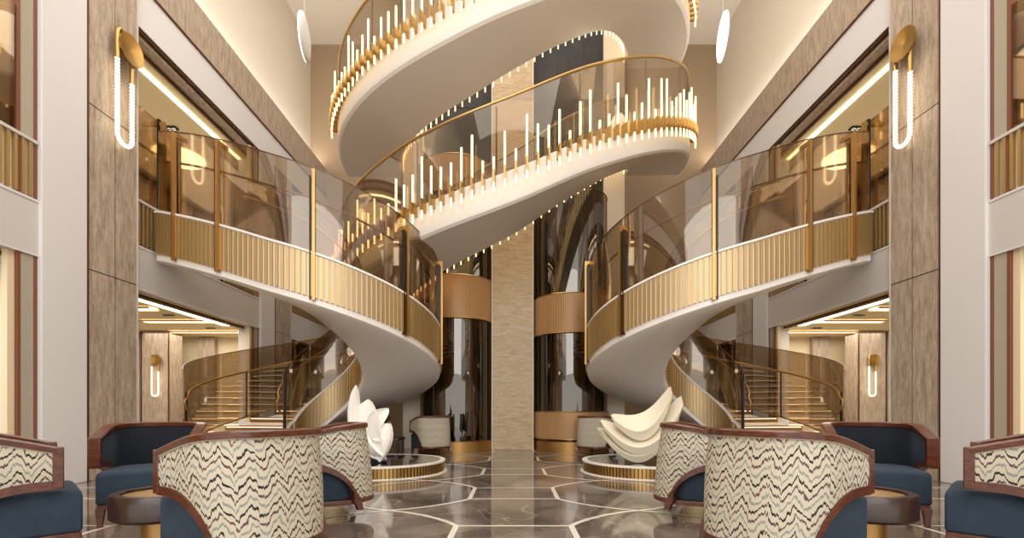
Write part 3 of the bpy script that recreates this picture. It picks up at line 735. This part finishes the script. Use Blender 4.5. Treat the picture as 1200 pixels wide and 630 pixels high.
# ------------------------------------------------------------------ armchairs
def chair(label):
    r = thing('tub_armchair', label, 'armchair', 'patterned tub armchairs of the lounge')
    a = .36; yf = -.27; yb = .34
    # plan curve of shell centre (u in -1..1, 0 = back centre)
    pts = []
    K = 40; raw = []
    yk = .06
    raw.append((a, yf))
    for i in range(1, 6): raw.append((a, yf+(yk-yf)*i/6))
    for i in range(0, 25):
        th = PI*i/24; e = .8
        cx = math.copysign(abs(math.cos(th))**.8, math.cos(th)); sy = math.sin(th)**.8 if math.sin(th) > 0 else 0
        raw.append((a*cx, yk+(yb-yk)*sy))
    for i in range(5, -1, -1): raw.append((-a, yf+(yk-yf)*i/6))
    # resample
    ln = [0]
    for p, q in zip(raw, raw[1:]): ln.append(ln[-1]+math.dist(p, q))
    T = ln[-1]; NP = 56; P = []
    for i in range(NP+1):
        d = T*i/NP; j = 0
        while j < len(ln)-2 and ln[j+1] < d: j += 1
        u = (d-ln[j])/max(ln[j+1]-ln[j], 1e-6)
        P.append((raw[j][0]+(raw[j+1][0]-raw[j][0])*u, raw[j][1]+(raw[j+1][1]-raw[j][1])*u))
    Nn = []
    for i in range(NP+1):
        p, q = P[max(i-1, 0)], P[min(i+1, NP)]; d = Vector((q[0]-p[0], q[1]-p[1])).normalized(); n = Vector((d.y, -d.x))
        Nn.append(n)
    dist = [T*i/NP for i in range(NP+1)]
    def ztop(i):
        y = P[i][1]; u = max(0, min(1, (y-yf)/(yb-yf))); return .745+.12*math.sin(u*PI/2)
    yleg = .2
    def zbot(i):
        y = P[i][1]
        if y >= yleg: return .2
        u = min(1, (yleg-y)/(yleg-yf))         # 0 at back leg, 1 at arm front
        return .2+.33*math.sqrt(max(0, 1-(1-u)**3))
    def pos(i, off, z):
        fl = .11*(1-z/.86)*max(0, min(1, (P[i][1]-.0)/.4))
        return Vector((P[i][0]+Nn[i].x*off, P[i][1]+Nn[i].y*off+fl, z))
    nz = 12
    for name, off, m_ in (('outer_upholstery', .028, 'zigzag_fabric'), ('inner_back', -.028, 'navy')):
        mb = MB(); G = []
        for side_off in (off, off*.2):
            for i in range(NP+1):
                for k in range(nz+1):
                    z = zbot(i)+(ztop(i)-zbot(i))*k/nz
                    bulge = .012*math.sin(PI*k/nz)*(1 if off > 0 else -1) if side_off == off else 0
                    mb.v.append(tuple(pos(i, side_off+bulge, z)))
                    mb.uv[len(mb.v)-1] = (dist[i], z)
        W_ = nz+1
        for i in range(NP):
            for k in range(nz): mb.f.append((i*W_+k, (i+1)*W_+k, (i+1)*W_+k+1, i*W_+k+1))
        off2 = (NP+1)*W_
        for i in range(NP):
            mb.f.append((i*W_+nz, (i+1)*W_+nz, off2+(i+1)*W_+nz, off2+i*W_+nz)); mb.f.append((i*W_, (i+1)*W_, off2+(i+1)*W_, off2+i*W_))
        mb.build(name, m_, r, smooth=50)
    # piping
    for off in (.036,):
        for side_i in (0, 1):
            pass
    pp = [pos(i, .036, ztop(i)-.022) for i in range(NP+1)]
    MB().tube(pp, .006, 6).build('piping', 'pipe_cream', r)
    # top rail
    secs = []
    for i in range(NP+1):
        z = ztop(i)
        wd = .045
        secs.append([pos(i, -wd+.005, z-.022), pos(i, wd+.005, z-.022), pos(i, wd+.008, z+.012), pos(i, wd-.005, z+.022), pos(i, -wd+.015, z+.022), pos(i, -wd+.002, z+.012)])
    fr = MB(); fr.sweep(secs); fr.build('top_rail', 'walnut', r, smooth=35)
    # arm fronts + sweeping lower rails running into the back legs
    for sg in (0, 1):
        idx = list(range(0, NP//2)) if sg == 0 else list(range(NP, NP//2, -1))
        ids = [i for i in idx if P[i][1] < yleg]
        i0 = ids[0]
        m = MB(); x0 = P[i0][0]
        m.box(x0-.045, x0+.045, yf-.035, yf+.02, zbot(i0)-.03, ztop(i0)+.02); m.build('arm_front', 'walnut', r, bevel=.006)
        secs = []
        lowpts = [(i, zbot(i)) for i in ids]
        for i, z in lowpts:
            # perpendicular to the arc in the side plane approximated
            secs.append([pos(i, -.04, z-.035), pos(i, .042, z-.035), pos(i, .042, z+.02), pos(i, -.04, z+.02)])
        # leg continuation
        il = ids[-1]; last = secs[-1]
        for dz, dy, sc in ((-.1, .035, .9), (-.2, .06, .7)):
            c = pos(il, 0, zbot(il)); z = max(.0, zbot(il)+dz)
            bx = Vector((c.x, c.y+dy, 0))
            h = .032*sc
            secs.append([Vector((bx.x-h, bx.y+h, z)), Vector((bx.x+h, bx.y+h, z)), Vector((bx.x+h, bx.y-h, z)), Vector((bx.x-h, bx.y-h, z))] if False else
                        [pos(il, -h, z)+Vector((0, dy-h, 0)), pos(il, h, z)+Vector((0, dy-h, 0)), pos(il, h, z)+Vector((0, dy+h, 0)), pos(il, -h, z)+Vector((0, dy+h, 0))])
        MB().sweep(secs).build('leg', 'walnut', r, smooth=30)
        # front leg
        sx = .295 if sg == 0 else -.295
        m = MB(); m.sweep([[(sx-.017, -.385-.017, 0), (sx+.017, -.385-.017, 0), (sx+.017, -.385+.017, 0), (sx-.017, -.385+.017, 0)],
                           [(sx-.033, -.365-.033, .16), (sx+.033, -.365-.033, .16), (sx+.033, -.365+.033, .16), (sx-.033, -.365+.033, .16)]]); m.build('leg', 'walnut', r, bevel=.004)
    # back lower rail
    ids = [i for i in range(NP+1) if P[i][1] >= yleg-.02]
    MB().sweep([[pos(i, -.03, .165), pos(i, .034, .165), pos(i, .034, .205), pos(i, -.03, .205)] for i in ids]).build('back_rail', 'walnut', r, smooth=35)
    m = MB(); m.box(-.32, .32, -.395, .25, .145, .19); m.build('seat_frame', 'walnut', r, bevel=.008)
    # seat cushion, curved at back
    out = [(-.325, -.4), (.325, -.4), (.325, .1)]+[(.325*math.cos(PI*k/12), .1+.2*math.sin(PI*k/12)) for k in range(1, 12)]+[(-.325, .1)]
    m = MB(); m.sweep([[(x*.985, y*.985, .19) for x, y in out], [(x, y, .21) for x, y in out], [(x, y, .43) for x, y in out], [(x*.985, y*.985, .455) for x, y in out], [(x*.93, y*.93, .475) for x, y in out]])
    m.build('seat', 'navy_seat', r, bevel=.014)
    return r
spots = [
 # x, y, facing degrees (0 faces the camera), label
 (-3.40, 3.05, 137, 'navy seat armchair cut by the left edge, seen from the side'),
 (-3.44, 4.45, 26, 'armchair facing us in front of the left pillar, dark navy inside showing'),
 (-1.72, 3.02, 242, 'zigzag armchair with its back to us, front left, nearest the camera'),
 (-1.80, 4.42, -66, 'armchair turned to the left beside the left pedestal, zigzag side showing'),
 (-1.9, 10.7, 215, 'far zigzag armchair with back to us beside the left lift'),
 (-3.3, 10.9, 15, 'far armchair facing us half hidden behind the petal sculpture'),
 (-4.6, 12.7, 190, 'distant armchair behind the left curved stair, only its back top showing'),
]
mir = [
 'navy seat armchair cut by the right edge, seen from the side',
 'armchair facing us in front of the right pillar, dark navy inside showing',
 'zigzag armchair with its back to us, front right, nearest the camera',
 'armchair turned to the right beside the right pedestal, zigzag side showing',
 'far zigzag armchair with back to us beside the right lift', None,
 'distant armchair behind the right curved stair, only its back top showing']
proto = None
for (x, y, a, lab), lab2 in zip(spots, mir):
    for s, l in ((1, lab), (-1, lab2)):
        if l is None: continue
        if proto is None: proto = chair(l); c = proto
        else: c = copy_tree(proto)
        c['label'] = l; c['category'] = 'armchair'; c['group'] = 'patterned tub armchairs of the lounge'
        c.location = (s*x, y, .001); c.rotation_euler = (0, 0, s*math.radians(a))
# ------------------------------------------------------------------ drum tables
for s in (-1, 1):
    t = thing('drum_side_table', 'round dark walnut side table with gold tray on the %s between the armchairs' % side[s], 'table', None, (s*2.43, 3.25, 0))
    MB().lathe([(.0, .27), (.29, .27), (.31, .29), (.31, .43), (.3, .445), (.25, .445), (.245, .425), (0, .425)], 0, 0, 64).build('drum_top', 'dark_walnut', t, smooth=40)
    MB().lathe([(.24, .4265), (.24, .43), (0, .43)], 0, 0, 48).build('tray', 'gold_satin', t, smooth=40)
    MB().lathe([(.14, .02), (.14, .27)], 0, 0, 48).build('stem', 'gold_satin', t, smooth=40)
    MB().lathe([(.2, 0), (.2, .015), (.14, .02)], 0, 0, 48).build('foot', 'gold_satin', t, smooth=40)
# low dark table at the back
t = thing('low_table', 'small dark wooden table behind the petal sculpture', 'table', None, (-2.75, 10.2, 0))
MB().box(-.3, .3, -.3, .3, .36, .42).build('tabletop', 'dark_walnut', t, bevel=.01)
for a in (-.25, .25):
    for b in (-.25, .25): MB().box(a-.03, a+.03, b-.03, b+.03, 0, .36).build('leg', 'dark_walnut', t)
